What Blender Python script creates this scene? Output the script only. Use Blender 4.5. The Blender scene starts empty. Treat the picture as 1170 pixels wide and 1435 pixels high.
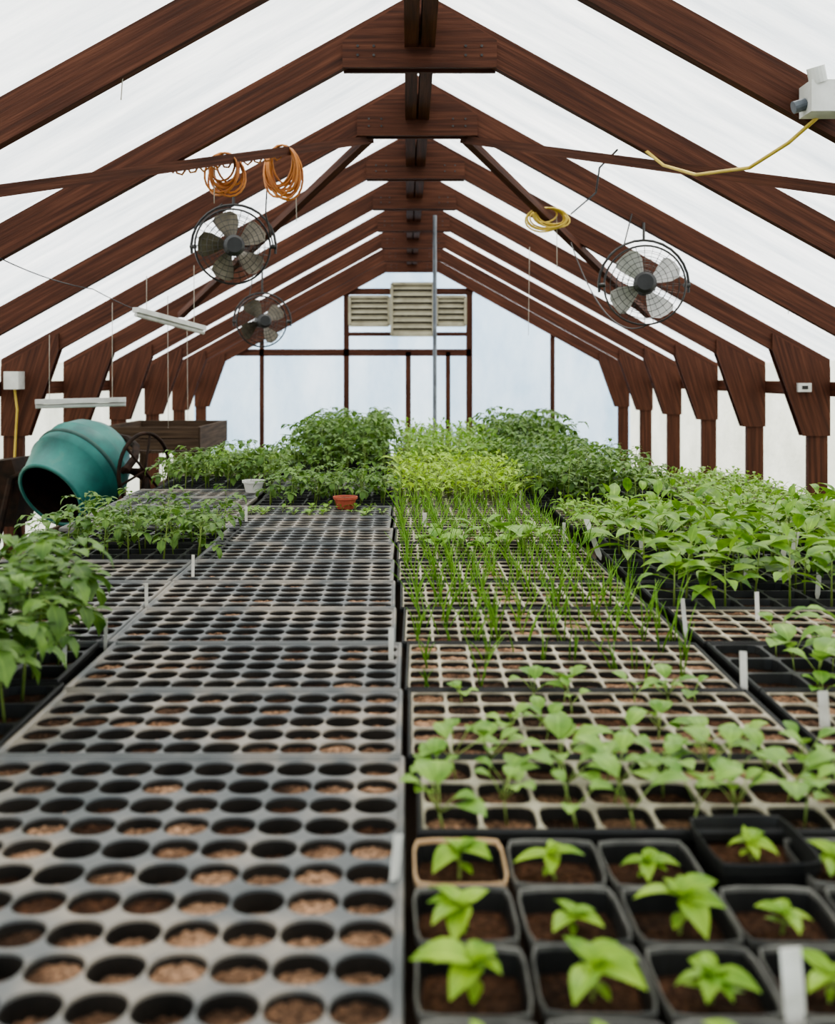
import bpy, math, random
from mathutils import Vector, Matrix
R=random.Random(7)
EYE=1.45; BT=0.89; TOP=0.95; RX=0.05   # eye height, bench top, tray top, ridge x
scene=bpy.context.scene
scene.view_settings.view_transform='AgX'
try: scene.view_settings.look='AgX - Medium High Contrast'
except Exception: pass
# ------------------------------------------------------------------ materials
def nt(name):
    m=bpy.data.materials.new(name); m.use_nodes=True
    n=m.node_tree; n.nodes.clear(); return m,n
def N(n,t,**k):
    x=n.nodes.new(t)
    for a,b in k.items():
        if a in x.inputs.keys(): x.inputs[a].default_value=b
        else: setattr(x,a,b)
    return x
def ramp(n,fac,stops):
    r=n.nodes.new('ShaderNodeValToRGB'); e=r.color_ramp.elements
    while len(e)<len(stops): e.new(0.5)
    for i,(p,c) in enumerate(stops): e[i].position=p; e[i].color=(*c,1)
    n.links.new(fac,r.inputs[0]); return r.outputs[0]
def noise(n,vec,scale,detail=4,rough=.55):
    x=N(n,'ShaderNodeTexNoise'); x.inputs['Scale'].default_value=scale
    x.inputs['Detail'].default_value=detail; x.inputs['Roughness'].default_value=rough
    if vec is not None: n.links.new(vec,x.inputs['Vector'])
    return x.outputs[0]
def mapping(n,src,scale,rot=(0,0,0)):
    m=n.nodes.new('ShaderNodeMapping'); m.inputs['Scale'].default_value=scale; m.inputs['Rotation'].default_value=rot
    n.links.new(src,m.inputs['Vector']); return m.outputs[0]
def out(n,sh):
    o=n.nodes.new('ShaderNodeOutputMaterial'); n.links.new(sh,o.inputs[0])
def plain(name,stops,scale=8,rough=.5,metal=0,bump=0,src='pos',sc=(1,1,1),spec=.5,bscale=None):
    m,n=nt(name)
    if src=='pos': s=N(n,'ShaderNodeNewGeometry').outputs['Position']
    elif src=='uv': s=N(n,'ShaderNodeTexCoord').outputs['UV']
    else: s=N(n,'ShaderNodeTexCoord').outputs['Object']
    v=mapping(n,s,sc); f=noise(n,v,scale)
    c=ramp(n,f,stops)
    b=N(n,'ShaderNodeBsdfPrincipled'); b.inputs['Roughness'].default_value=rough
    b.inputs['Metallic'].default_value=metal
    b.inputs['Specular IOR Level'].default_value=spec
    n.links.new(c,b.inputs['Base Color'])
    if bump:
        bp=N(n,'ShaderNodeBump'); bp.inputs['Strength'].default_value=bump; bp.inputs['Distance'].default_value=.01
        f2=noise(n,v,bscale or scale*3); n.links.new(f2,bp.inputs['Height']); n.links.new(bp.outputs[0],b.inputs['Normal'])
    out(n,b.outputs[0]); return m
WOOD=plain('wood_red',[(.25,(.028,.011,.007)),(.5,(.07,.025,.0135)),(.75,(.125,.048,.026))],scale=3,rough=.65,src='uv',sc=(.7,16,1),bump=.25,spec=.2)
WOOD2=plain('wood_bench',[(.3,(.028,.017,.011)),(.7,(.10,.066,.042))],scale=3,rough=.8,src='uv',sc=(.8,14,1),spec=.2)
CREAM=plain('louver_cream',[(.3,(.26,.24,.165)),(.7,(.42,.39,.28))],scale=6,rough=.6)
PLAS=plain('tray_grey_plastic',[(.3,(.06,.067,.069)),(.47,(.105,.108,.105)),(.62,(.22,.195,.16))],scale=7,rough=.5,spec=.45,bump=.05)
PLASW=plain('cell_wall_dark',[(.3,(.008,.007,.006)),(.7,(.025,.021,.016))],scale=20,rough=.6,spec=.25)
RIM=plain('tray_dusty_rim',[(.3,(.18,.16,.115)),(.7,(.42,.38,.28))],scale=25,rough=.6,spec=.3)
BLACK=plain('black_plastic',[(.3,(.008,.008,.008)),(.7,(.022,.022,.02))],scale=15,rough=.45,spec=.3)
GREYRIM=plain('pot_rim_grey',[(.3,(.045,.045,.04)),(.7,(.16,.155,.135))],scale=20,rough=.5)
TAN=plain('pot_tan',[(.3,(.42,.27,.14)),(.7,(.6,.42,.25))],scale=20,rough=.5)
TERRA=plain('pot_terracotta',[(.3,(.30,.06,.035)),(.7,(.42,.10,.055))],scale=20,rough=.7)
WHITE=plain('white_plastic',[(.3,(.5,.5,.46)),(.7,(.7,.7,.66))],scale=10,rough=.45)
LABEL=plain('label_white',[(.3,(.55,.53,.46)),(.7,(.78,.76,.7))],scale=30,rough=.5)
METAL=plain('steel_dark',[(.3,(.02,.02,.02)),(.7,(.06,.057,.053))],scale=12,rough=.4,metal=.4)
PIPE=plain('pipe_grey',[(.3,(.05,.06,.07)),(.7,(.11,.125,.14))],scale=12,rough=.4,metal=.3)
BLADE=plain('fan_blade',[(.3,(.36,.36,.34)),(.7,(.55,.54,.51))],scale=12,rough=.35,metal=.1)
BLADED=plain('fan_blade_dark',[(.3,(.09,.075,.052)),(.7,(.2,.175,.13))],scale=12,rough=.4,metal=.2)
ORANGE=plain('cord_orange',[(.3,(.36,.12,.03)),(.7,(.55,.22,.05))],scale=12,rough=.5)
YELLOW=plain('cord_yellow',[(.3,(.48,.34,.05)),(.7,(.64,.47,.1))],scale=12,rough=.5)
TEAL=plain('mixer_teal',[(.3,(.010,.085,.078)),(.6,(.02,.17,.145)),(.8,(.10,.21,.16))],scale=5,rough=.5,bump=.1)
TEALD=plain('mixer_seam',[(.3,(.008,.045,.04)),(.7,(.02,.08,.065))],scale=9,rough=.6)
RUST=plain('rust_dark',[(.3,(.010,.007,.005)),(.7,(.04,.02,.012))],scale=14,rough=.8,spec=.2)
CABLE=plain('cable_black',[(.3,(.015,.015,.015)),(.7,(.03,.03,.03))],scale=12,rough=.5)
STRING=plain('string_pale',[(.3,(.3,.28,.22)),(.7,(.5,.47,.4))],scale=12,rough=.8)
FLOOR=plain('dirt',[(.3,(.02,.012,.008)),(.7,(.07,.04,.024))],scale=5,rough=.95,bump=.8,spec=.1)
def soilmat(name,st,sc1=5):
    m,n=nt(name); g=N(n,'ShaderNodeNewGeometry').outputs['Position']
    a=noise(n,g,sc1,4,.65); c=noise(n,g,190,2,.7)
    ca=ramp(n,a,st)
    cb=ramp(n,c,[(.3,(.2,.18,.16)),(.5,(.85,.85,.85)),(.68,(2.0,1.9,1.75))])
    mx=N(n,'ShaderNodeMix',data_type='RGBA',blend_type='MULTIPLY'); mx.inputs[0].default_value=.9
    n.links.new(ca,mx.inputs[6]); n.links.new(cb,mx.inputs[7])
    b=N(n,'ShaderNodeBsdfPrincipled'); b.inputs['Roughness'].default_value=.95; b.inputs['Specular IOR Level'].default_value=.1
    n.links.new(mx.outputs[2],b.inputs['Base Color'])
    bp=N(n,'ShaderNodeBump'); bp.inputs['Strength'].default_value=.8; bp.inputs['Distance'].default_value=.004
    n.links.new(c,bp.inputs['Height']); n.links.new(bp.outputs[0],b.inputs['Normal'])
    out(n,b.outputs[0]); return m
SOIL=soilmat('soil',[(.38,(.032,.019,.012)),(.5,(.12,.07,.043)),(.64,(.29,.18,.115))],8)
SOILD=soilmat('soil_dark',[(.36,(.013,.008,.005)),(.6,(.06,.03,.017))])
def leafmat(name,dark,light,tr=.35):
    m,n=nt(name)
    g=N(n,'ShaderNodeNewGeometry').outputs['Position']
    f=noise(n,g,22,2)
    c=ramp(n,f,[(.32,dark),(.68,light)])
    uv=N(n,'ShaderNodeTexCoord').outputs['UV']; s=N(n,'ShaderNodeSeparateXYZ'); n.links.new(uv,s.inputs[0])
    v=ramp(n,s.outputs[1],[(0,(1,1,1)),(.43,(.9,.9,.9)),(.5,(1.4,1.35,1.3)),(.57,(.9,.9,.9)),(1,(1,1,1))])
    mx=N(n,'ShaderNodeMix',data_type='RGBA',blend_type='MULTIPLY'); mx.inputs[0].default_value=1
    n.links.new(c,mx.inputs[6]); n.links.new(v,mx.inputs[7])
    b=N(n,'ShaderNodeBsdfPrincipled'); b.inputs['Roughness'].default_value=.42; b.inputs['Specular IOR Level'].default_value=.35
    t=N(n,'ShaderNodeBsdfTranslucent')
    n.links.new(mx.outputs[2],b.inputs['Base Color']); n.links.new(mx.outputs[2],t.inputs[0])
    ms=N(n,'ShaderNodeMixShader'); ms.inputs[0].default_value=tr
    n.links.new(b.outputs[0],ms.inputs[1]); n.links.new(t.outputs[0],ms.inputs[2]); out(n,ms.outputs[0]); return m
LTOM=leafmat('leaf_tomato',(.05,.12,.02),(.18,.31,.06))
LPEP=leafmat('leaf_pepper',(.07,.18,.016),(.25,.43,.05))
LBRI=leafmat('leaf_bright',(.24,.42,.03),(.44,.64,.07))
LMID=leafmat('leaf_mid',(.12,.27,.03),(.28,.47,.06))
LSEED=leafmat('leaf_seedling',(.14,.29,.025),(.34,.51,.055))
LBRA=leafmat('leaf_brassica',(.11,.25,.03),(.27,.44,.08))
LONI=leafmat('leaf_onion',(.12,.29,.025),(.28,.50,.06))
STEM=leafmat('stem',(.16,.26,.05),(.28,.36,.09),.15)
def film(name,tp,c0,c1,sc=(1,1,1),scale=2.5,rot=(0,0,0)):
    m,n=nt(name)
    g=N(n,'ShaderNodeNewGeometry').outputs['Position']
    v=mapping(n,g,sc,rot); f=noise(n,v,scale,7,.65)
    c=ramp(n,f,[(.3,c0),(.68,c1)])
    t=N(n,'ShaderNodeBsdfTranslucent'); d=N(n,'ShaderNodeBsdfPrincipled'); d.inputs['Roughness'].default_value=.35
    n.links.new(c,t.inputs[0]); n.links.new(c,d.inputs['Base Color'])
    bp=N(n,'ShaderNodeBump'); bp.inputs['Strength'].default_value=.6; bp.inputs['Distance'].default_value=.1
    n.links.new(f,bp.inputs['Height']); n.links.new(bp.outputs[0],d.inputs['Normal']); n.links.new(bp.outputs[0],t.inputs['Normal'])
    ms=N(n,'ShaderNodeMixShader'); ms.inputs[0].default_value=.12
    n.links.new(t.outputs[0],ms.inputs[1]); n.links.new(d.outputs[0],ms.inputs[2])
    tr=N(n,'ShaderNodeBsdfTransparent'); n.links.new(c,tr.inputs[0])
    m2=N(n,'ShaderNodeMixShader'); m2.inputs[0].default_value=tp
    n.links.new(ms.outputs[0],m2.inputs[1]); n.links.new(tr.outputs[0],m2.inputs[2]); out(n,m2.outputs[0]); return m
FROOF=film('film_roof',.45,(.56,.60,.63),(.97,.965,.95),(.5,4,1.2),1.5,(.3,0,.4))
FWALL=film('film_side_wall',.35,(.66,.66,.56),(.93,.92,.82),(1,1,1),2)
FEND=film('film_end_wall',.3,(.34,.50,.67),(.68,.79,.90),(1,1,.45),1.2)
# ------------------------------------------------------------------ mesh builder
class MB:
    def __init__(s): s.v=[];s.f=[];s.m=[];s.uv=[];s.mats=[]
    def mi(s,mat):
        if mat not in s.mats: s.mats.append(mat)
        return s.mats.index(mat)
    def add(s,vs,fs,mat,uvs=None):
        o=len(s.v); s.v.extend([tuple(p) for p in vs]); k=s.mi(mat)
        for i,f in enumerate(fs):
            s.f.append(tuple(a+o for a in f)); s.m.append(k)
            s.uv.append(uvs[i] if uvs else [(0,0)]*len(f))
    def mesh(s,name,smooth=False):
        me=bpy.data.meshes.new(name); me.from_pydata(s.v,[],s.f)
        for m in s.mats: me.materials.append(m)
        me.polygons.foreach_set('material_index',s.m)
        u=me.uv_layers.new(name='UVMap'); fl=[]
        for q in s.uv:
            for a in q: fl.extend(a)
        u.data.foreach_set('uv',fl)
        if smooth: me.polygons.foreach_set('use_smooth',[True]*len(s.f))
        me.update(); return me
    def obj(s,name,loc=(0,0,0),rot=0,parent=None,smooth=False):
        return inst(s.mesh(name,smooth),name,loc,rot,parent)
def inst(me,name,loc=(0,0,0),rot=0,parent=None,scale=1):
    o=bpy.data.objects.new(name,me); scene.collection.objects.link(o)
    o.location=loc
    o.rotation_euler=rot if isinstance(rot,(tuple,list)) else (0,0,rot)
    if scale!=1: o.scale=(scale,)*3 if not isinstance(scale,tuple) else scale
    if parent: o.parent=parent
    return o
def V(*a): return Vector(a)
def beam(mb,p0,p1,w,t,mat,up=(0,0,1)):
    p0=V(*p0);p1=V(*p1);d=(p1-p0);L=d.length;d.normalize();u=V(*up)
    if abs(d.dot(u))>.98: u=V(0,1,0)
    s=d.cross(u).normalized();u=s.cross(d).normalized()
    c=[(-1,-1),(1,-1),(1,1),(-1,1)]
    vs=[p0+s*(a*w/2)+u*(b*t/2) for a,b in c]+[p1+s*(a*w/2)+u*(b*t/2) for a,b in c]
    o=R.random()*20;fs=[];uv=[]
    for i in range(4):
        j=(i+1)%4; fs.append((i,j,j+4,i+4)); v0=o+i*.2
        ww=w if i%2==0 else t
        uv.append([(o,v0),(o,v0+ww),(o+L,v0+ww),(o+L,v0)])
    fs+= [(3,2,1,0),(4,5,6,7)]; uv+=[[(o,o),(o,o+w),(o+t,o+w),(o+t,o)]]*2
    mb.add(vs,fs,mat,uv)
def prism(mb,poly,y0,y1,mat,d=(1,0)):
    n=len(poly);dx,dz=d;l=math.hypot(dx,dz);dx/=l;dz/=l;o=R.random()*20
    vs=[(x,y0,z) for x,z in poly]+[(x,y1,z) for x,z in poly]
    def U(p): return (o+p[0]*dx+p[2]*dz, o-p[0]*dz+p[2]*dx+p[1])
    fs=[tuple(range(n)),tuple(range(2*n-1,n-1,-1))]+[((i+1)%n,i,i+n,(i+1)%n+n) for i in range(n)]
    mb.add(vs,fs,mat,[[U(vs[k]) for k in f] for f in fs])
def tube(mb,pts,r,mat,n=6,closed=False):
    pts=[V(*p) for p in pts];m=len(pts);vs=[];prev=None
    for i,p in enumerate(pts):
        a=pts[(i-1)%m] if (closed or i>0) else p; b=pts[(i+1)%m] if (closed or i<m-1) else p
        d=(b-a).normalized()
        if prev is None:
            s=d.cross(V(0,0,1)); 
            if s.length<.1: s=d.cross(V(1,0,0))
        else: s=prev-d*prev.dot(d)
        s.normalize();prev=s;u=s.cross(d)
        rr=r[i] if isinstance(r,list) else r
        for k in range(n):
            an=2*math.pi*k/n; vs.append(p+s*math.cos(an)*rr+u*math.sin(an)*rr)
    fs=[]
    for i in range(m if closed else m-1):
        j=(i+1)%m
        for k in range(n): fs.append((i*n+k,i*n+(k+1)%n,j*n+(k+1)%n,j*n+k))
    if not closed: fs+= [tuple(range(n-1,-1,-1)),tuple(range((m-1)*n,m*n))]
    mb.add(vs,fs,mat)
def ring(c,r,ax,ay,n=32):
    c=V(*c);return [c+ax*math.cos(2*math.pi*i/n)*r+ay*math.sin(2*math.pi*i/n)*r for i in range(n)]
def lathe(mb,prof,mat,c,axis,n=32):
    axis=V(*axis).normalized(); s=axis.cross(V(0,0,1))
    if s.length<.1:s=axis.cross(V(1,0,0))
    s.normalize();u=s.cross(axis);c=V(*c);vs=[]
    for a,r in prof:
        for k in range(n):
            an=2*math.pi*k/n; vs.append(c+axis*a+(s*math.cos(an)+u*math.sin(an))*r)
    fs=[]
    for i in range(len(prof)-1):
        for k in range(n): fs.append((i*n+k,i*n+(k+1)%n,(i+1)*n+(k+1)%n,(i+1)*n+k))
    mb.add(vs,fs,mat)
def empty(name,loc=(0,0,0),rot=0):
    o=bpy.data.objects.new(name,None);scene.collection.objects.link(o);o.location=loc;o.rotation_euler=(0,0,rot);o.empty_display_size=.1;return o
# ------------------------------------------------------------------ building
SL=.555
def under(off): return EYE+1.5265-SL*abs(off)
HW=2.88; Y0=-2.6; YE=13.0
def truss():
    mb=MB()
    for s in (-1,1):
        dp=.155
        poly=[(0,under(0)),(s*2.84,under(2.84)),(s*2.84,under(2.84)+dp),(0,under(0)+dp)]
        prism(mb,poly,-.022,.022,WOOD,(s,-SL))
        A=(s*2.44,under(2.44)+.0);B=(s*2.65,EYE-.42);C=(s*2.835,EYE-.42);D=(s*2.835,under(2.835)+.10);E=(s*2.44,under(2.44)+.11)
        for y in (-.040,.024): prism(mb,[A,B,C,D,E],y,y+.015,WOOD,(.3*s,-1))
        prism(mb,[(s*2.69,0),(s*2.825,0),(s*2.825,EYE-.1),(s*2.69,EYE-.1)],-.022,.022,WOOD,(0,1))
    pl=[(-.336,under(.336)-.003),(.336,under(.336)-.003),(.336,under(.336)+.115),(0,under(0)+.14),(-.336,under(.336)+.115)]
    for y in (-.045,.024): prism(mb,pl,y,y+.02,WOOD,(1,0))
    for x in (-.27,-.2,.2,.27):
        for z in (.05,.09): lathe(mb,[(0,.0),(0,.006),(.004,.006),(.004,0)],METAL,(x,-.045,under(.336)+z),(0,-1,0),8)
    return mb.mesh('roof_truss')
tm=[truss() for _ in range(4)]
ys=[-2.4,-1.2,-.05,1.05,2.13,3.25,4.33,5.55,6.77,7.99,9.21,10.43,11.65,12.87]
for i,y in enumerate(ys): inst(tm[i%4],'roof_truss',(RX,y,0))
mb=MB()
for s in (-1,1): beam(mb,(RX+s*.036,Y0,EYE+1.50),(RX+s*.036,YE,EYE+1.50),.06,.15,WOOD)
mb.obj('ridge_beam')
for s,nm in ((-1,'left'),(1,'right')):
    mb=MB(); beam(mb,(RX+s*2.853,Y0,EYE-.10),(RX+s*2.853,YE,EYE-.10),.03,.10,WOOD); mb.obj('trim_%d'%(1 if s<0 else 2))
    mb=MB(); beam(mb,(RX+s*2.855,Y0,.12),(RX+s*2.855,YE,.12),.03,.24,WOOD2); mb.obj('baseboard_'+nm)
def sag(y):
    for a,b in zip(ys[:-1],ys[1:]):
        if a<=y<=b: t=(y-a)/(b-a); return -.03*math.sin(math.pi*t)
    return 0
mb=MB()
for s in (-1,1):
    ny=160;nx=16;vs=[]
    for i in range(ny+1):
        y=Y0+(YE-Y0)*i/ny
        for j in range(nx+1):
            off=2.92*j/nx; e=math.sin(math.pi*j/nx)**.5 if 0<j<nx else 0
            vs.append((RX+s*off,y,under(off)+.175+sag(y)*e+.004*math.sin(off*9+y*5)*e))
    fs=[(i*(nx+1)+j,(i+1)*(nx+1)+j,(i+1)*(nx+1)+j+1,i*(nx+1)+j+1) for i in range(ny) for j in range(nx)]
    mb.add(vs,fs,FROOF)
mb.obj('ceiling',smooth=True)
for s,nm in ((-1,'left'),(1,'right')):
    mb=MB();x=RX+s*HW
    mb.add([(x,Y0,0),(x,YE,0),(x,YE,under(HW)+.17),(x,Y0,under(HW)+.17)],[(0,1,2,3)],FWALL); mb.obj('wall_'+nm)
for y,nm in ((YE,'back'),(Y0,'front')):
    mb=MB();e=under(HW)+.17
    mb.add([(RX-HW,y,0),(RX+HW,y,0),(RX+HW,y,e),(RX,y,under(0)+.17),(RX-HW,y,e)],[(0,1,2,3,4)],FEND); mb.obj('wall_'+nm)
mb=MB(); mb.add([(-3.2,Y0,0),(3.3,Y0,0),(3.3,YE+.05,0),(-3.2,YE+.05,0)],[(0,1,2,3)],FLOOR); mb.obj('floor')
mb=MB();ye=12.93
def EX(px): return (px-572)*.009326
def EZ(py): return EYE+(525-py)*.009326
for px,top,w in ((485,412,.07),(658,412,.08),(572,493,.07),(366,460,.055),(775,462,.055),(628,493,.06)):
    x=EX(px); z=min(EZ(top),under(x-RX)+.1); beam(mb,(x,ye,0),(x,ye,z),w,.06,WOOD)
beam(mb,(EX(300),ye,EZ(494)),(EX(660),ye,EZ(494)),.06,.09,WOOD)
beam(mb,(EX(485),ye,EZ(468)),(EX(660),ye,EZ(468)),.05,.05,WOOD)
beam(mb,(EX(480),ye,EZ(408)),(EX(663),ye,EZ(408)),.06,.08,WOOD)
mb.obj('trim_3')
def louver(x0,x1,z0,z1,n,y):
    mb=MB();f=.035
    for a,b in (((x0,z0),(x1,z0)),((x0,z1),(x1,z1))): beam(mb,(a[0],y,a[1]),(b[0],y,b[1]),.06,f,CREAM)
    for x in (x0,x1): beam(mb,(x,y,z0),(x,y,z1),f,.06,CREAM)
    for i in range(n):
        z=z0+(z1-z0)*(i+.5)/n; h=(z1-z0)/n*.8
        mb.add([(x0,y-.025,z-h/2),(x1,y-.025,z-h/2),(x1,y+.02,z+h/2),(x0,y+.02,z+h/2)],[(0,1,2,3)],CREAM)
    mb.add([(x0,y+.04,z0),(x1,y+.04,z0),(x1,y+.04,z1),(x0,y+.04,z1)],[(0,1,2,3)],RUST)
    mb.obj('louvered_vent')
louver(EX(549),EX(607),EZ(470),EZ(398),8,12.82)
louver(EX(490),EX(545),EZ(456),EZ(416),5,12.86)
louver(EX(612),EX(652),EZ(456),EZ(416),5,12.86)
mb=MB(); lathe(mb,[(0,.05),(.01,.05),(.012,.018),(EYE+1.44,.018),(EYE+1.44,0)],PIPE,(.24,8.9,0),(0,0,1),12); mb.obj('support_pole',smooth=True)
def rp(x,y,d=.0): return (x,y,under(x-RX)-d)
for s in (-1,1):
    def bx(x): return RX+s*x
    mb=MB();beam(mb,rp(bx(.27),5.65,.028),rp(bx(2.45),1.93,.028),.05,.045,WOOD); mb.obj('roof_brace')
    mb=MB();beam(mb,rp(bx(.27),5.60,.028),rp(bx(1.85),7.8,.028),.05,.045,WOOD); mb.obj('roof_brace')
# ------------------------------------------------------------------ trays
def shape(k,n,a,b,p):
    an=2*math.pi*k/n;c=math.cos(an);s=math.sin(an)
    r=(abs(c)**p+abs(s)**p)**(-1/p); return c*r*a,s*r*b
def tray_mesh(name,W,D,nx,ny,open_,p,H,soild,sheet,wall,rimw=.012,seed=0,soilv=.004,n=24,outer=None,soil=None,taper=.25,openy=None):
    rr=random.Random(seed);mb=MB();outer=outer or sheet;soil=soil or SOIL;openy=openy or open_
    px=(W-2*rimw)/nx;py=(D-2*rimw)/ny
    for i in range(nx):
        for j in range(ny):
            cx=-W/2+rimw+px*(i+.5);cy=-D/2+rimw+py*(j+.5)
            sq=[]
            for k in range(n):
                an=2*math.pi*k/n;c=math.cos(an);s=math.sin(an);m=max(abs(c),abs(s));sq.append((c/m*px/2,s/m*py/2))
            inn=[shape(k,n,px/2*open_,py/2*openy,p) for k in range(n)]
            d=max(.004,soild+rr.uniform(-soilv,soilv)); 
            f=1-taper*d/H
            # sheet sags a little between round holes at the mid-sides
            vs=[(cx+x,cy+y,0) for x,y in sq]+[(cx+x,cy+y,.0) for x,y in inn]+[(cx+x*.985,cy+y*.985,-.003) for x,y in inn]+[(cx+x*f,cy+y*f,-d+rr.uniform(-.0015,.0015)) for x,y in inn]
            vs.append((cx,cy,-d+rr.uniform(-.004,.002)))
            fs=[(k,(k+1)%n,n+(k+1)%n,n+k) for k in range(n)]+[(n+k,n+(k+1)%n,2*n+(k+1)%n,2*n+k) for k in range(n)]
            mb.add(vs[:3*n],fs,sheet)
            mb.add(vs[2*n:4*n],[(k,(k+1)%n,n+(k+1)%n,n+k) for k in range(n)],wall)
            mb.add(vs[3*n:],[(k,(k+1)%n,n) for k in range(n)],(SOILD if (soil is SOIL and rr.random()<.22) else soil))
    def rect(a,b,z): return [(-a,-b,z),(a,-b,z),(a,b,z),(-a,b,z)]
    a0,b0=W/2-rimw,D/2-rimw;a1,b1=W/2,D/2
    L=[rect(a0,b0,0),rect(a0+.003,b0+.003,.004),rect(a1-.002,b1-.002,.004),rect(a1,b1,.0),rect(a1,b1,-.008),rect(a1-.005,b1-.005,-.008),rect(a1-.012,b1-.012,-H),rect(.01,.01,-H)]
    vs=[q for l in L for q in l];fs=[]
    for i in range(len(L)-1):
        for k in range(4): fs.append((i*4+k,i*4+(k+1)%4,(i+1)*4+(k+1)%4,(i+1)*4+k))
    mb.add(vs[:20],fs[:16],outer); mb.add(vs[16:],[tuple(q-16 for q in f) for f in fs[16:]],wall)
    return mb.mesh(name)
TW,TD,TH=.536,.2695,.06
plug=[tray_mesh('plug_tray',TW,TD,10,5,.985,2.25,TH,.012,PLAS,PLASW,.008,s,.006,openy=.93) for s in (1,2,3)]
pluglong=[tray_mesh('plug_tray_long',TW,.541,10,10,.975,2.2,TH,.015,PLAS,PLASW,.008,s,.007,n=32,openy=.88) for s in (33,)]
cell=[tray_mesh('cell_tray',TW,TD,10,5,.93,5,TH,.008,RIM,PLASW,.006,s,.003,outer=BLACK) for s in (4,5)]
cellbig=[tray_mesh('cell_tray_big',TW,.21,8,3,.935,5,TH,.014,RIM,PLASW,.006,6,.003,outer=BLACK,soil=SOIL)]
pott=[tray_mesh('pot_tray',TW,TD,6,3,.93,7,TH,.016,BLACK,BLACK,.006,s,.003,outer=BLACK,soil=SOILD) for s in (8,9)]
# ------------------------------------------------------------------ plants
def leaf(mb,p,az,el,L,W,curl,mat,seg=4,fold=.25,rr=R,shp=.8,jag=0,roll=0):
    p=V(*p);h=V(math.cos(az),math.sin(az),0);side=V(-math.sin(az),math.cos(az),0)
    side=(side*math.cos(roll)+V(0,0,1)*math.sin(roll))
    vs=[];uv=[];e=el
    for i in range(seg+1):
        t=i/seg;w=W/2*math.sin(math.pi*min(1,max(0.02,t**shp)))+.0004
        if jag and i%2==1: w*=1+jag
        u=V(0,0,1)*math.cos(e)-h*math.sin(e)
        vs+= [p-side*w+u*w*fold,p.copy(),p+side*w+u*w*fold]; uv.append(t)
        p=p+(h*math.cos(e)+V(0,0,1)*math.sin(e))*(L/seg); e-=curl/seg
    fs=[];us=[]
    for i in range(seg):
        a=i*3
        for k in (0,1):
            fs.append((a+k,a+k+1,a+k+4,a+k+3)); us.append([(uv[i],k*.5),(uv[i],k*.5+.5),(uv[i+1],k*.5+.5),(uv[i+1],k*.5)])
    mb.add(vs,fs,mat,us)
def stem(mb,pts,r,mat=STEM,n=4): tube(mb,pts,r,mat,n)
def tomato(mb,x,y,h,rr,mat=LTOM,ls=1,nl=None):
    lean=(rr.uniform(-.12,.12)*h,rr.uniform(-.12,.12)*h)
    def P(t): return V(x+lean[0]*t,y+lean[1]*t,-.014+(h+.014)*t)
    stem(mb,[P(0),P(.5),P(.95)],[.0028,.0022,.0012])
    nl=nl or (6 if h<.2 else 8); az=rr.uniform(0,6.28)
    for i in range(nl):
        t=.38+.6*i/(nl-1);az+=2.4+rr.uniform(-.3,.3);b=P(t)
        PL=(.045+.22*h*(1-.5*abs(t-.6)))*rr.uniform(.8,1.15); el=rr.uniform(.45,.95)
        if t>.9: el=1.15;PL*=.6
        hd=V(math.cos(az),math.sin(az),0);pts=[];p=b.copy();e=el
        for k in range(4): pts.append(p.copy());p=p+(hd*math.cos(e)+V(0,0,1)*math.sin(e))*PL/3;e-=.35
        stem(mb,pts,.0011,n=3)
        LL=rr.uniform(.030,.044)*(1+.5*h)*ls
        leaf(mb,pts[3],az,e,LL,LL*.5,.9,mat,5,.2,rr,.75,.3)
        for q,sc in ((3,.75),(2,.85),(1,.5)):
            for sd in (-1,1):
                leaf(mb,pts[q]-hd*.003,az+sd*rr.uniform(.9,1.3),.15+rr.uniform(-.3,.3),LL*sc,LL*sc*.48,.9,mat,4,.2,rr,.75,.25)
def pepper(mb,x,y,h,rr,mat=LPEP,nl=9,ll=.062,wr=.45):
    lean=(rr.uniform(-.1,.1)*h,rr.uniform(-.1,.1)*h)
    def P(t): return V(x+lean[0]*t,y+lean[1]*t,-.014+(h+.014)*t)
    stem(mb,[P(0),P(.5),P(1)],[.003,.0022,.0012])
    az=rr.uniform(0,6.28)
    for i in range(nl):
        t=.4+.6*i/(nl-1);az+=2.4+rr.uniform(-.3,.3);b=P(t);el=rr.uniform(.1,.7)+(.5 if t>.9 else 0)
        hd=V(math.cos(az),math.sin(az),0);pl=.4*ll*rr.uniform(.7,1.4)
        e=b+(hd*math.cos(el)+V(0,0,1)*math.sin(el))*pl
        stem(mb,[b,e],.001,n=3)
        L=ll*rr.uniform(.65,1.3)*(1-.35*(t>.92))
        leaf(mb,e,az,el,L,L*wr,rr.uniform(.5,1.4),mat,5,.28,rr,.7,0,rr.uniform(-.3,.3))
def onion(mb,x,y,h,rr):
    for k in range(rr.choice((1,2,3,4))):
        az=rr.uniform(0,6.28);e=rr.uniform(1.15,1.55);H=h*rr.uniform(.5,1.2)
        p=V(x+rr.uniform(-.006,.006),y+rr.uniform(-.006,.006),-.012);pts=[]
        hd=V(math.cos(az),math.sin(az),0)
        for i in range(5):
            pts.append(p.copy());p=p+(hd*math.cos(e)+V(0,0,1)*math.sin(e))*H/4;e-=rr.uniform(0,.25)
        tube(mb,pts,[.0015,.0015,.0014,.0011,.0004],LONI,3)
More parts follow.
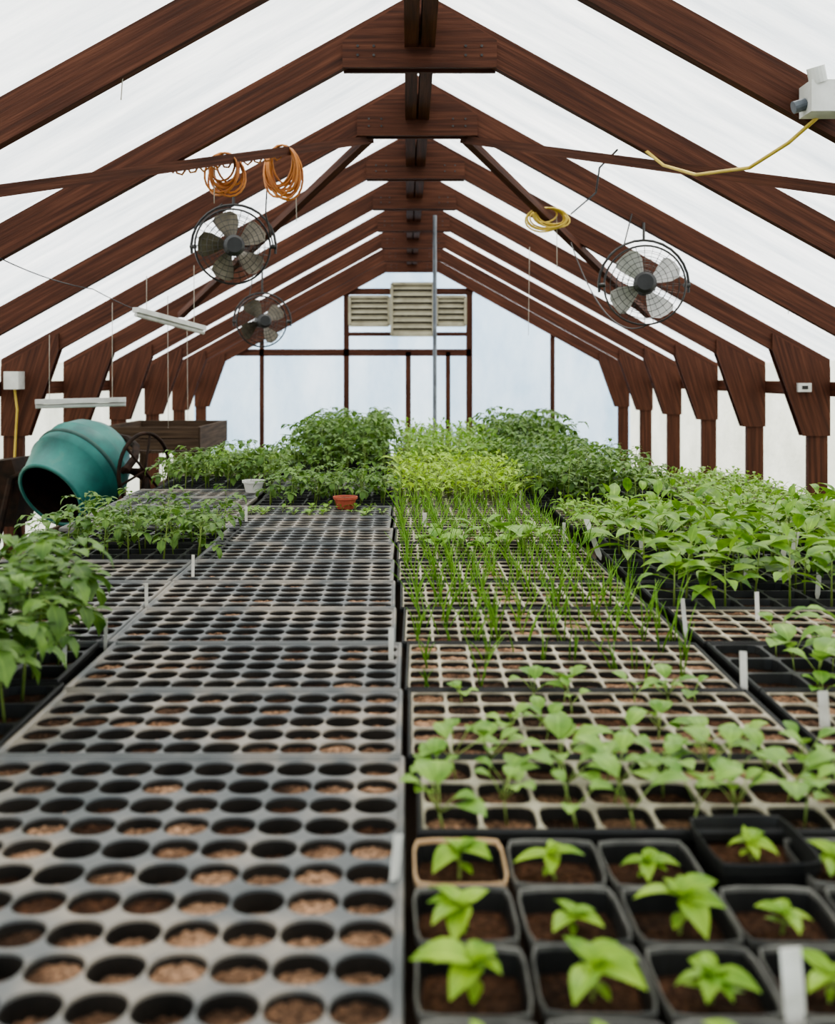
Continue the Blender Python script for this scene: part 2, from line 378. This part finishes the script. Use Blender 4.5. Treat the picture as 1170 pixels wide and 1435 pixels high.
def brassica(mb,x,y,h,rr,mat=LBRA,s=1):
    s*=rr.uniform(.7,1.25)
    az=rr.uniform(0,6.28);b=V(x,y,-.012);t=b+V(rr.uniform(-.006,.006),rr.uniform(-.006,.006),h*.45)
    stem(mb,[b,t],.0013)
    for i in range(rr.choice((3,4,5,6))):
        az+=2.2+rr.uniform(-.4,.4);el=rr.uniform(.6,1.2);hd=V(math.cos(az),math.sin(az),0)
        e=t+(hd*math.cos(el)+V(0,0,1)*math.sin(el))*h*rr.uniform(.4,.7)
        stem(mb,[t,e],.0009,n=3)
        L=.024*s*rr.uniform(.7,1.3);leaf(mb,e,az,el-.3,L,L*.8,1.0,mat,4,.2,rr,.9)
def potseed(mb,x,y,rr,s=1,mat=LSEED,base=-.02):
    b=V(x,y,base);t=b+V(rr.uniform(-.004,.004),rr.uniform(-.004,.004),.016*s)
    stem(mb,[b,t],.0017,n=5); az=rr.uniform(0,6.28)
    for i in range(2):
        a=az+math.pi*i;leaf(mb,t,a,.1,.026*s,.010*s,.3,mat,4,.15,rr,.85)
    t2=t+V(0,0,.010*s);stem(mb,[t,t2],.0013)
    for i in range(8):
        az+=1.57+rr.uniform(-.35,.35)+(.6 if i==2 else 0);el=(.3 if i<5 else .9)+rr.uniform(-.25,.25)
        L=(.041 if i<5 else .022)*s*rr.uniform(.7,1.2);leaf(mb,t2,az,el,L,L*.52,rr.uniform(.5,1.2),mat,6,.35,rr,.72,0,rr.uniform(-.3,.3))
def fill(kind,seed,nx,ny,W,D,prob=1,jit=.1,**k):
    rr=random.Random(seed);mb=MB()
    for i in range(nx):
        for j in range(ny):
            if rr.random()>prob: continue
            x=-W/2+W*(i+.5)/nx+rr.uniform(-jit,jit)*W/nx;y=-D/2+D*(j+.5)/ny+rr.uniform(-jit,jit)*D/ny
            kind(mb,x,y,rr=rr,**{a:(b*rr.uniform(.7,1.2) if a=='h' else b) for a,b in k.items()})
    return mb.mesh('plants',True)
W_,D_=TW-.012,TD-.012
PT={ 'tomS':[fill(tomato,s,6,3,W_,D_,.93,h=.10,ls=.9) for s in (1,2)],
 'tomM':[fill(tomato,s,6,3,W_,D_,.95,h=.145) for s in (3,4)],
 'tomF':[fill(tomato,s,6,3,W_,D_,1,h=.19,ls=1.25,nl=9) for s in (34,39)],
 'tomL':[fill(tomato,s,5,3,W_,D_,.95,.25,h=.215,ls=1.15,nl=8) for s in (5,6,35)],
 'pep':[fill(pepper,s,5,3,W_,D_,.95,.25,h=.105,ll=.085,nl=7,wr=.42) for s in (7,8,9)],
 'bri':[fill(pepper,s,10,5,W_,D_,.9,.3,mat=LBRI,h=.11,ll=.045,nl=6,wr=.36) for s in (10,11)],
 'brm':[fill(pepper,s,8,4,W_,D_,.9,.3,mat=LMID,h=.15,ll=.055,nl=7,wr=.4) for s in (36,37)],
 'low':[fill(pepper,s,10,5,W_,D_,.95,.2,mat=LMID,h=.03,ll=.036,nl=5,wr=.5) for s in (12,13)],
 'oni':[fill(onion,s,10,5,W_,D_,.93,.2,h=.125) for s in (14,15,16)],
 'onis':[fill(onion,s,10,5,W_,D_,.45,.2,h=.085) for s in (17,18)],
 'bra':[fill(brassica,s,10,5,W_,D_,.20,h=.04,s=1.05) for s in (19,20)],
 'brac':[fill(brassica,s,6,3,W_*.7,D_,.8,h=.07,s=1.9) for s in (38,)],
 'brab':[fill(brassica,s,8,3,W_,.2,.95,.2,h=.055,s=1.35) for s in (21,22)],
 'spr':[fill(brassica,s,10,5,W_,D_,.6,h=.025,s=.8) for s in (23,)] }
def seam(y): return -.026*max(0,y-1.3)
ROW=.272
def rz(r): return 1.285+ROW*(r+.5)
def cx(col,y): return seam(y)*(1 if col in 'DAB' else .3)+{'D':-.815,'A':-.272,'B':.272,'C':.822,'E':1.37}[col]
names={'tomS':'tomato_seedling_tray','tomM':'tomato_seedling_tray','tomF':'tomato_seedling_tray','tomL':'tomato_plant_tray','pep':'pepper_plant_tray','bri':'basil_seedling_tray','brm':'basil_seedling_tray','low':'lettuce_seedling_tray','oni':'onion_seedling_tray','onis':'onion_seedling_tray','bra':'cabbage_seedling_tray','brac':'cabbage_seedling_tray','brab':'cabbage_seedling_tray','spr':'sprouting_seedling_tray'}
def put(x,y,kind,tray,rot=None,extra=None):
    rot=R.uniform(-.012,.012) if rot is None else rot
    if kind is None:
        return inst(R.choice(tray),'plug_tray' if tray is not cell else 'cell_tray',(x,y,TOP),rot+(math.pi if R.random()<.5 else 0))
    e=empty(names[kind],(x,y,TOP),rot)
    inst(R.choice(tray),'tray',(0,0,0),0,e)
    for q in [kind]+(extra or []):
        inst(R.choice(PT[q]),'plants',(0,0,0),math.pi if (R.random()<.5 and q!='brac') else 0,e)
    return e
def P(col,r,kind,tray,dx=0,extra=None):
    y=rz(r); put(cx(col,y)+dx+R.uniform(-.003,.003),y,kind,tray,extra=extra)
put(-.272,1.285-.272,None,pluglong,0); put(-.272,1.285-.544-.136,None,plug,0)
for r in range(0,8): P('A',r,None,plug)
P('A',8,'spr',plug)
for r in (9,10): P('A',r,'tomS',pott,.02)
for r in (11,12): P('A',r,None,plug)
for r in range(14,20): P('A',r,'tomL',pott,.02)
P('A',13,'tomM',pott,.02)
put(-.82,1.45,'tomF',pott,.02)
put(-.84,1.73,'tomF',pott,.02)
for r in (2,3,4): P('D',r,None,plug,-.0 )
for r in (5,6): P('D',r,'tomS',pott,.05)
for r in (7,8,9,10): P('D',r,None,plug)
for r in (11,12): P('D',r,'tomM',pott,.05)
for r in range(13,18): P('D',r,'low',cell)
# B
put(.278,1.178,'brab',cellbig,0.0); put(.82,1.178,'brab',cellbig,0)
P('B',0,'bra',cell); P('B',1,'onis',cell,extra=['onis'])
for r in (2,3,4,6,7,8): P('B',r,'oni',cell)
P('B',5,'oni',cell,extra=['brac'])
for r in range(9,13): P('B',r,'bri',cell)
for r in range(13,20): P('B',r,'brm',cell,.06)
# C
P('C',0,'bra',cell); P('C',1,'brac',pott); P('C',2,None,cell)
for r in range(3,6): P('C',r,'pep',pott)
P('C',6,'pep',pott,.05)
P('C',7,'low',cell);P('C',8,'low',cell)
for r in range(9,13): P('C',r,'tomM',pott,-.06)
for r in range(13,16): P('C',r,'tomM',pott,-.1)
for r in range(16,20): P('C',r,'tomL',pott,-.06)
for r in (2,3): P('E',r,None,cell)
for r in (4,5,6): P('E',r,'pep',pott)
for r in range(7,13): P('E',r,'low',cell)
def bench(x0,x1,y0,y1):
    mb=MB();x=x0+.05
    while x<x1:
        beam(mb,(x,y0,BT-.011),(x,y1,BT-.011),.094,.022,WOOD2);x+=.10
    for x in (x0+.02,x1-.02): beam(mb,(x,y0,BT-.067),(x,y1,BT-.067),.04,.09,WOOD2)
    k=max(2,int((y1-y0)/1.2)+1)
    for i in range(k):
        yy=y0+.06+(y1-y0-.12)*i/(k-1)
        beam(mb,(x0,yy,BT-.06),(x1,yy,BT-.06),.04,.07,WOOD2)
        for x in (x0+.06,(x0+x1)/2,x1-.06): beam(mb,(x,yy,0),(x,yy,BT-.03),.07,.07,WOOD2)
    mb.obj('greenhouse_bench')
bench(-1.25,1.10,.33,6.80); bench(1.105,1.70,1.75,4.90)
# ------------------------------------------------------------------ foreground pots
def pot_mesh(seed,rim,s=1):
    rr=random.Random(seed);mb=MB();w=.0475;H=.06
    def rs(a,z,n=24): return [(shape(k,n,a,a,9)[0],shape(k,n,a,a,9)[1],z) for k in range(n)]
    n=24
    L=[(w*.78,-H),(w*.95,-.010),(w*.985,-.010),(w,-.001),(w*.985,.001),(w*.955,0),(w*.94,-.004)]
    vs=[q for a,z in L for q in rs(a,z)]
    fs=[(i*n+k,i*n+(k+1)%n,(i+1)*n+(k+1)%n,(i+1)*n+k) for i in range(len(L)-1) for k in range(n)]
    mb.add(vs,fs,rim)
    vs=rs(w*.94,-.004)+rs(w*.88,-.022);mb.add(vs,[(k,(k+1)%n,n+(k+1)%n,n+k) for k in range(n)],BLACK)
    vs=rs(w*.88,-.022)+[(x,y,z+rr.uniform(-.002,.003)) for x,y,z in rs(w*.45,-.020)]+[(0,0,-.019)]
    mb.add(vs,[(k,(k+1)%n,n+(k+1)%n,n+k) for k in range(n)]+[(n+k,n+(k+1)%n,2*n) for k in range(n)],SOILD)
    vs=rs(w*.78,-H);mb.add(vs,[tuple(range(n))],BLACK)
    potseed(mb,0,0,rr,s,base=-.020)
    return mb.mesh('potted_pepper_seedling')
sizes=[[1.05,.95,.72,.85,.8],[1.0,.72,1.25,.7,.9],[1.25,1.05,.95,.8,1],[1.1,1,1,1,1]]
for j in range(4):
    for i in range(6):
        y=1.012-.0985*j;x=.053+.0985*i
        if j==0 and i==3: continue
        s=sizes[j][i] if i<5 else .9
        me=pot_mesh(100+j*7+i,TAN if (i==0 and j==0) else GREYRIM,s)
        inst(me,'potted_pepper_seedling',(x+R.uniform(-.002,.002),y+R.uniform(-.002,.002),TOP),R.uniform(-.045,.045))
me=pot_mesh(300,BLACK,.6); inst(me,'potted_pepper_seedling',(.362,1.035,TOP+.012),.05,None,1.15)
def rpot(name,mat,x,y,r=.05,h=.07,z=BT):
    mb=MB(); lathe(mb,[(0,0),(0,r*.72),(h*.8,r*.95),(h*.8,r*1.06),(h,r*1.08),(h,r*.97),(h*.85,r*.93)],mat,(0,0,0),(0,0,1),24)
    lathe(mb,[(h*.85,r*.93),(h*.87,0)],SOIL,(0,0,0),(0,0,1),24)
    mb.obj(name,(x,y,z),smooth=False)
mb=MB()
def label(px,py,hh=.07,w=.014,tilt=0,H=.5):
    y=1380*H/(py-525);x=(px-572)*y/1380;z=EYE-H
    d=V(math.sin(tilt),R.uniform(-.1,.1),1).normalized();s=V(math.cos(tilt),R.uniform(-.4,.4),0).normalized()*w/2
    b=V(x,y,z-.02);t=b+d*(hh+.02);q=V(0,.0008,0)
    pts=[b-s*.2,b+s*.2,b+s+d*.015,t+s,t-s,b-s+d*.015]
    vs=pts+[p+q for p in pts];mb.add(vs,[(0,1,2,3,4,5),(11,10,9,8,7,6)]+[(i,(i+1)%6,(i+1)%6+6,i+6) for i in range(6)],LABEL)
for a in ((147,905,.05,.007),(205,850,.05,.007),(270,806,.05,.008),(345,730,.05,.01),(962,885,.065,.008,-.1),(1062,868,.055,.010),(1043,962,.055,.011),(1157,1015,.05,.016,-.1),(1092,812,.10,.013,.15),(1103,806,.11,.014,.2),(1045,806,.09,.013),(1145,830,.09,.014,.1),(842,775,.10,.016,-.35),(985,795,.09,.012,.1),(900,770,.09,.012,-.1),(1118,1425,.05,.018,-.05),(549,1235,.045,.009,.1),(548,920,.05,.009),(730,705,.05),(790,760,.06,.011),(90,930,.05,.008),(595,735,.04)):
    label(*a)
mb.obj('plant_labels')
rpot('terracotta_pot',TERRA,-.235,3.68,.043,.045,BT+.06); rpot('white_pot',WHITE,-.66,4.20,.045,.05,BT+.06)
# ------------------------------------------------------------------ fans
def fan(loc,r,yaw,pitch,bmat,nb=4):
    e=empty('circulation_fan',loc)
    Mx=Matrix.Rotation(yaw,3,'Z')@Matrix.Rotation(pitch,3,'X')
    X=Mx@V(1,0,0);Yv=Mx@V(0,1,0);Z=Mx@V(0,0,1)
    mb=MB()
    def dome(q): return .07*(1-q*q)+.01
    for sd in (-1,1):
        for q in (.28,.42,.56,.7,.85): tube(mb,ring(Yv*(sd*dome(q)),r*q,X,Z,32),.0016,METAL,4,True)
        for k in range(28):
            a=2*math.pi*k/28;d=X*math.cos(a)+Z*math.sin(a)
            tube(mb,[d*(r*q)+Yv*(sd*dome(q)) for q in (.2,.45,.7,.9,1)],.0012,METAL,3)
        lathe(mb,[(0,0),(0,r*.2),(.012,r*.2),(.012,0)],METAL,Yv*(sd*(.075)),Yv,20)
    tube(mb,ring((0,0,0),r,X,Z,40),.006,METAL,6,True)
    mb.obj('cage',parent=e)
    mb=MB();lathe(mb,[(-.13,0),(-.13,r*.2),(-.11,r*.27),(-.04,r*.27),(.03,r*.19),(.1,r*.22),(.13,r*.2),(.13,0)],CABLE,(0,0,0),Yv,20);mb.obj('motor',parent=e,smooth=False)
    mb=MB()
    for k in range(nb):
        a=2*math.pi*k/nb+.5;vs=[]
        for i,(q,w0,w1) in enumerate(((.15,-.25,.25),(.4,-.42,.45),(.65,-.40,.50),(.85,-.30,.48),(.93,-.10,.35))):
            for t in (0,.5,1):
                an=a+w0+(w1-w0)*t;d=X*math.cos(an)+Z*math.sin(an);vs.append(d*(r*q)+Yv*((t-.5)*.07))
        fs=[(i*3+j,i*3+j+1,i*3+j+4,i*3+j+3) for i in range(4) for j in range(2)];mb.add(vs,fs,bmat)
    mb.obj('blades',parent=e,smooth=True)
    mb=MB();pts=[]
    for k in range(17):
        a=math.pi*(-.05+1.1*k/16);pts.append(V(math.cos(a),0,0)*(r*1.14)+V(0,0,1)*math.sin(a)*(r*1.14)+V(0,.02,0))
    tube(mb,pts,.008,METAL,6)
    for sx in (-1,1): tube(mb,[V(sx*r*.99,0,0),V(sx*r*1.15,.01,0)],.012,METAL,8)
    top=under(loc[0]-RX)-loc[2]+.03
    tube(mb,[V(0,.02,r*1.14),V(0,.02,top)],.008,METAL,6)
    tube(mb,[V(-r*.5,.02,r*1.02),V(-r*.3,.02,top+.1*(-1 if loc[0]<0 else 1)*.5)],.004,METAL,5)
    mb.obj('bracket',parent=e);return e
fan((-.965,5.42,EYE+.705),.205,.25,0.05,BLADED,5)
fan((1.32,5.50,EYE+.50),.222,-.2,-.05,BLADE,4)
fan((-1.13,7.60,EYE+.41),.195,.35,0,BLADED,4)
# ------------------------------------------------------------------ cords & electrics
def coil(name,c,a,b,mat,n=7,seed=1,r=.0045):
    rr=random.Random(seed);mb=MB();pts=[];w=1;yw=0
    for k in range(n*20):
        if k%20==0: w1=rr.uniform(.65,1.2);y1=rr.uniform(-.7,.7);x1=rr.uniform(-.45,.45)
        w+=(w1-w)*.12;yw+=(y1-yw)*.12
        t=2*math.pi*k/20
        x=a*w*math.sin(t)+x1*a*(1-math.cos(t))*.5;pts.append((c[0]+x*math.cos(yw),c[1]+x*math.sin(yw)+rr.uniform(-.002,.002),c[2]-b*w*(1-math.cos(t))+.01))
    tube(mb,pts,r,mat,5);return mb.obj(name,smooth=True)
coil('extension_cord_coil',(-.638,4.977,1.15+EYE),.08,.125,ORANGE,13,1,.006)
coil('extension_cord_coil',(-.86,4.62,1.03+EYE),.075,.09,ORANGE,11,4,.0055)
coil('cord_coil',(.90,6.38,1.07+EYE),.13,.07,YELLOW,9,2,.006)
def wire(name,pts,r,mat,sagv=0):
    mb=MB();P_=[V(*p) for p in pts];o=[]
    for i in range(len(P_)-1):
        for k in range(8):
            t=k/8;o.append(P_[i].lerp(P_[i+1],t)-V(0,0,sagv*4*t*(1-t)))
    o.append(P_[-1]);tube(mb,o,r,mat,5);mb.obj(name,smooth=True)
def at(px,py,y): return ((px-572)*y/1380,y,EYE+(525-py)*y/1380)
wire('yellow_cord',[at(1145,165,3.2),at(1105,200,3.3),at(1050,235,3.5),at(975,245,3.9),at(930,232,4.2),at(895,203,4.37)],.007,YELLOW,0)
mb=MB()
pts=[]
for k in range(60):
    t=k/59;y=4.977+(4.3-4.977)*t;x=-.638+(y-4.977)*.591
    pts.append((x+.012*math.sin(k*1.1),y,under(x-RX)-.028+.03*math.cos(k*1.1)))
tube(mb,pts,.005,ORANGE,5);mb.obj('orange_cord',smooth=True)
wire('black_cable',[at(865,210,4.45),at(840,235,4.9),at(835,270,5.3),at(800,300,6.2)],.005,CABLE)
wire('black_cable',[at(375,245,4.97),at(372,300,5.1),at(383,345,5.3)],.004,CABLE)
wire('black_cable',[at(0,362,4.3),at(130,405,5.5),at(240,450,6.77)],.003,CABLE,.02)
wire('black_cable',[(1.34,5.5,EYE+.28),at(850,440,5.9),at(800,340,6.6)],.004,CABLE,.05)
for i,(px,y0,y1,y) in enumerate(((235,468,600,7.0),(262,455,590,7.9),(172,118,140,3.25),(893,150,205,4.36),(300,262,285,4.6),(780,330,375,6.4),(1105,340,440,5.55),(742,315,470,7.9),(415,285,310,6.2))):
    a=at(px,y0,y);b=at(px+R.uniform(-3,3),y1,y); u=under(a[0]-RX)+.01
    wire('hanging_string',[(a[0],a[1],u),b],.0022,STRING)
mb=MB();a=at(1143,142,3.2)
prism(mb,[(a[0]-.05,a[2]-.055),(a[0]+.07,a[2]-.055),(a[0]+.07,a[2]+.045),(a[0]-.05,a[2]+.045)],3.11,3.21,WHITE)
lathe(mb,[(0,0),(0,.028),(.05,.028),(.05,0)],WHITE,(a[0]-.02,3.13,a[2]+.04),(-.3,-.2,1),16)
lathe(mb,[(0,0),(0,.02),(.04,.02),(.04,0)],PIPE,(a[0]-.05,3.16,a[2]-.02),(-1,0,-.3),16)
mb.obj('junction_box')
mb=MB();a=at(1128,543,6.70);prism(mb,[(a[0]-.045,a[2]-.03),(a[0]+.045,a[2]-.03),(a[0]+.045,a[2]+.03),(a[0]-.045,a[2]+.03)],6.70,6.73,WHITE)
prism(mb,[(a[0]-.02,a[2]-.012),(a[0]+.02,a[2]-.012),(a[0]+.02,a[2]+.012),(a[0]-.02,a[2]+.012)],6.695,6.70,METAL);mb.obj('thermostat')
mb=MB();a=at(22,533,6.70);prism(mb,[(a[0]-.05,a[2]-.06),(a[0]+.05,a[2]-.06),(a[0]+.05,a[2]+.06),(a[0]-.05,a[2]+.06)],6.62,6.73,WHITE)
tube(mb,[(a[0],6.68,a[2]-.05),(a[0]+.01,6.7,a[2]-.2),(a[0]-.02,6.72,a[2]-.6)],.008,YELLOW,6);mb.obj('outlet_box')
def tubelamp(p0,p1):
    mb=MB();beam(mb,p0,p1,.05,.03,WHITE);q=V(0,0,-.03)
    tube(mb,[V(*p0)+q,V(*p1)+q],.013,WHITE,8)
    for t in (.15,.85):
        p=V(*p0).lerp(V(*p1),t);tube(mb,[p,V(p.x,p.y,under(p.x-RX)+.01)],.002,STRING,4)
    mb.obj('hanging_tube_light')
tubelamp(at(190,434,6.0),at(285,460,6.6))
tubelamp(at(50,563,6.2),at(176,560,6.3))
# ------------------------------------------------------------------ cement mixer
def mixer():
    e=empty('cement_mixer',(-2.06,6.15,0))
    c=V(0,0,.855);ax=V(-.36,-.78,-.50).normalized()
    mb=MB()
    lathe(mb,[(-.31,0),(-.31,.10),(-.27,.19),(-.19,.255),(-.10,.290),(-.09,.298),(.075,.298),(.08,.290),(.25,.225),(.26,.232),(.275,.228),(.27,.205),(.07,.265),(-.20,.2),(-.25,0)],TEAL,c,ax,48)
    mb.obj('drum',parent=e,smooth=True)
    mb=MB();lathe(mb,[(-.012,.296),(-.008,.306),(.012,.306),(.016,.296)],TEALD,c,ax,48)
    lathe(mb,[(.268,.203),(.065,.262),(-.19,.195),(-.2,0)],RUST,c,ax,40);mb.obj('drum_lining',parent=e,smooth=True)
    mb=MB()
    side=ax.cross(V(0,0,1)).normalized()
    pts=[c-side*.34+ax*-.02]
    for k in range(9):
        a=math.pi*k/8;pts.append(c-side*(.36*math.cos(a))-ax*(.02+.36*math.sin(a)))
    tube(mb,pts,.024,RUST,8)
    for sx in (-1,1):
        top=V(sx*.42,0,.80)
        for dy in (-.35,.35): tube(mb,[top,V(sx*.46,dy,.02)],.022,RUST,8)
        tube(mb,[V(sx*.46,-.35,.10),V(sx*.46,.35,.10)],.018,RUST,8)
        tube(mb,[top,c+V(sx*.30,.03,0)],.02,RUST,8)
    tube(mb,[V(-.46,.35,.12),V(.46,.35,.12)],.02,RUST,8)
    mb.obj('frame',parent=e)
    mb=MB()
    hub=V(.42,-.02,.85)
    wx=V(.42,.90,0).normalized()
    tube(mb,ring(hub,.235,wx,V(0,0,1),36),.012,RUST,6,True)
    for k in range(3):
        a=math.pi*k/3+.3;d=(wx*math.cos(a)+V(0,0,1)*math.sin(a))*.235;tube(mb,[hub-d,hub+d],.008,RUST,6)
    tube(mb,[hub,V(.26,0,.85)],.018,RUST,8);mb.obj('tilt_wheel',parent=e,smooth=True)
    mb=MB();prism(mb,[(-.62,.5),(-.40,.5),(-.36,.72),(-.42,.92),(-.60,.90)],.0,.3,RUST);mb.obj('motor_housing',parent=e)
    mb=MB()
    for sx in (-1,1): lathe(mb,[(-.03,0),(-.03,.11),(-.02,.14),(.02,.14),(.03,.11),(.03,0)],CABLE,(sx*.5,.35,.14),(1,0,0),24)
    mb.obj('wheels',parent=e)
mixer()
mb=MB();x0,x1,y0,y1=-2.50,-1.70,8.0,9.2
for z in (.88,.98): 
    beam(mb,(x0,y0,z),(x1,y0,z),.02,.085,WOOD2);beam(mb,(x0,y1,z),(x1,y1,z),.02,.085,WOOD2)
for x in (x0,x1): beam(mb,(x,y0,.93),(x,y1,.93),.02,.19,WOOD2)
for i in range(8): x=x0+.05+i*.1;beam(mb,(x,y0,.82),(x,y1,.82),.09,.02,WOOD2)
for x in (x0+.04,x1-.04):
    for y in (y0+.05,y1-.05): beam(mb,(x,y,0),(x,y,.82),.06,.06,WOOD2)
mb.obj('wooden_potting_bench')
mb=MB()
for k in range(3):
    beam(mb,(-2.6+k*.01,3.2,.42+.12*k),(-1.75,3.2,.42+.12*k),.02,.09,WOOD2);beam(mb,(-2.6,3.7,.42+.12*k),(-1.75,3.7,.42+.12*k),.02,.09,WOOD2)
    beam(mb,(-1.75,3.2,.42+.12*k),(-1.75,3.7,.42+.12*k),.02,.09,WOOD2)
for x in (-2.58,-1.77):
    for y in (3.22,3.68): beam(mb,(x,y,0),(x,y,.72),.05,.05,WOOD2)
beam(mb,(-2.6,3.45,.37),(-1.75,3.45,.37),.5,.02,WOOD2)
mb.obj('wooden_crate_stand')
# ------------------------------------------------------------------ world, light, camera
w=bpy.data.worlds.new('World');scene.world=w;w.use_nodes=True;n=w.node_tree;n.nodes.clear()
tc=N(n,'ShaderNodeTexCoord');sp=N(n,'ShaderNodeSeparateXYZ');n.links.new(tc.outputs['Generated'],sp.inputs[0])
mr=N(n,'ShaderNodeMapRange');mr.inputs[1].default_value=-1;mr.inputs[2].default_value=1;n.links.new(sp.outputs[2],mr.inputs[0])
c=ramp(n,mr.outputs[0],[(0,(.35,.36,.33)),(.47,(.6,.62,.58)),(.53,(.88,.92,.95)),(1,(1.0,.985,.95))])
bg=N(n,'ShaderNodeBackground');bg.inputs[1].default_value=2.9;n.links.new(c,bg.inputs[0])
o=n.nodes.new('ShaderNodeOutputWorld');n.links.new(bg.outputs[0],o.inputs[0])
sd=bpy.data.lights.new('sun','SUN');sd.energy=3.6;sd.angle=math.radians(25);sd.color=(1,.94,.83)
so=bpy.data.objects.new('sun',sd);scene.collection.objects.link(so);so.rotation_euler=(math.radians(-32),math.radians(18),0)
cd=bpy.data.cameras.new('camera');co=bpy.data.objects.new('camera',cd);scene.collection.objects.link(co)
co.location=(0,0,EYE);co.rotation_euler=(math.radians(90),0,0)
cd.sensor_fit='VERTICAL';cd.sensor_height=36;cd.sensor_width=36*1170/1435;cd.lens=1380/1435*36
cd.shift_x=13/1435;cd.shift_y=-(717.5-525)/1435;cd.clip_start=.05
cd.dof.use_dof=True;cd.dof.focus_distance=3.2;cd.dof.aperture_fstop=3.8
scene.camera=co
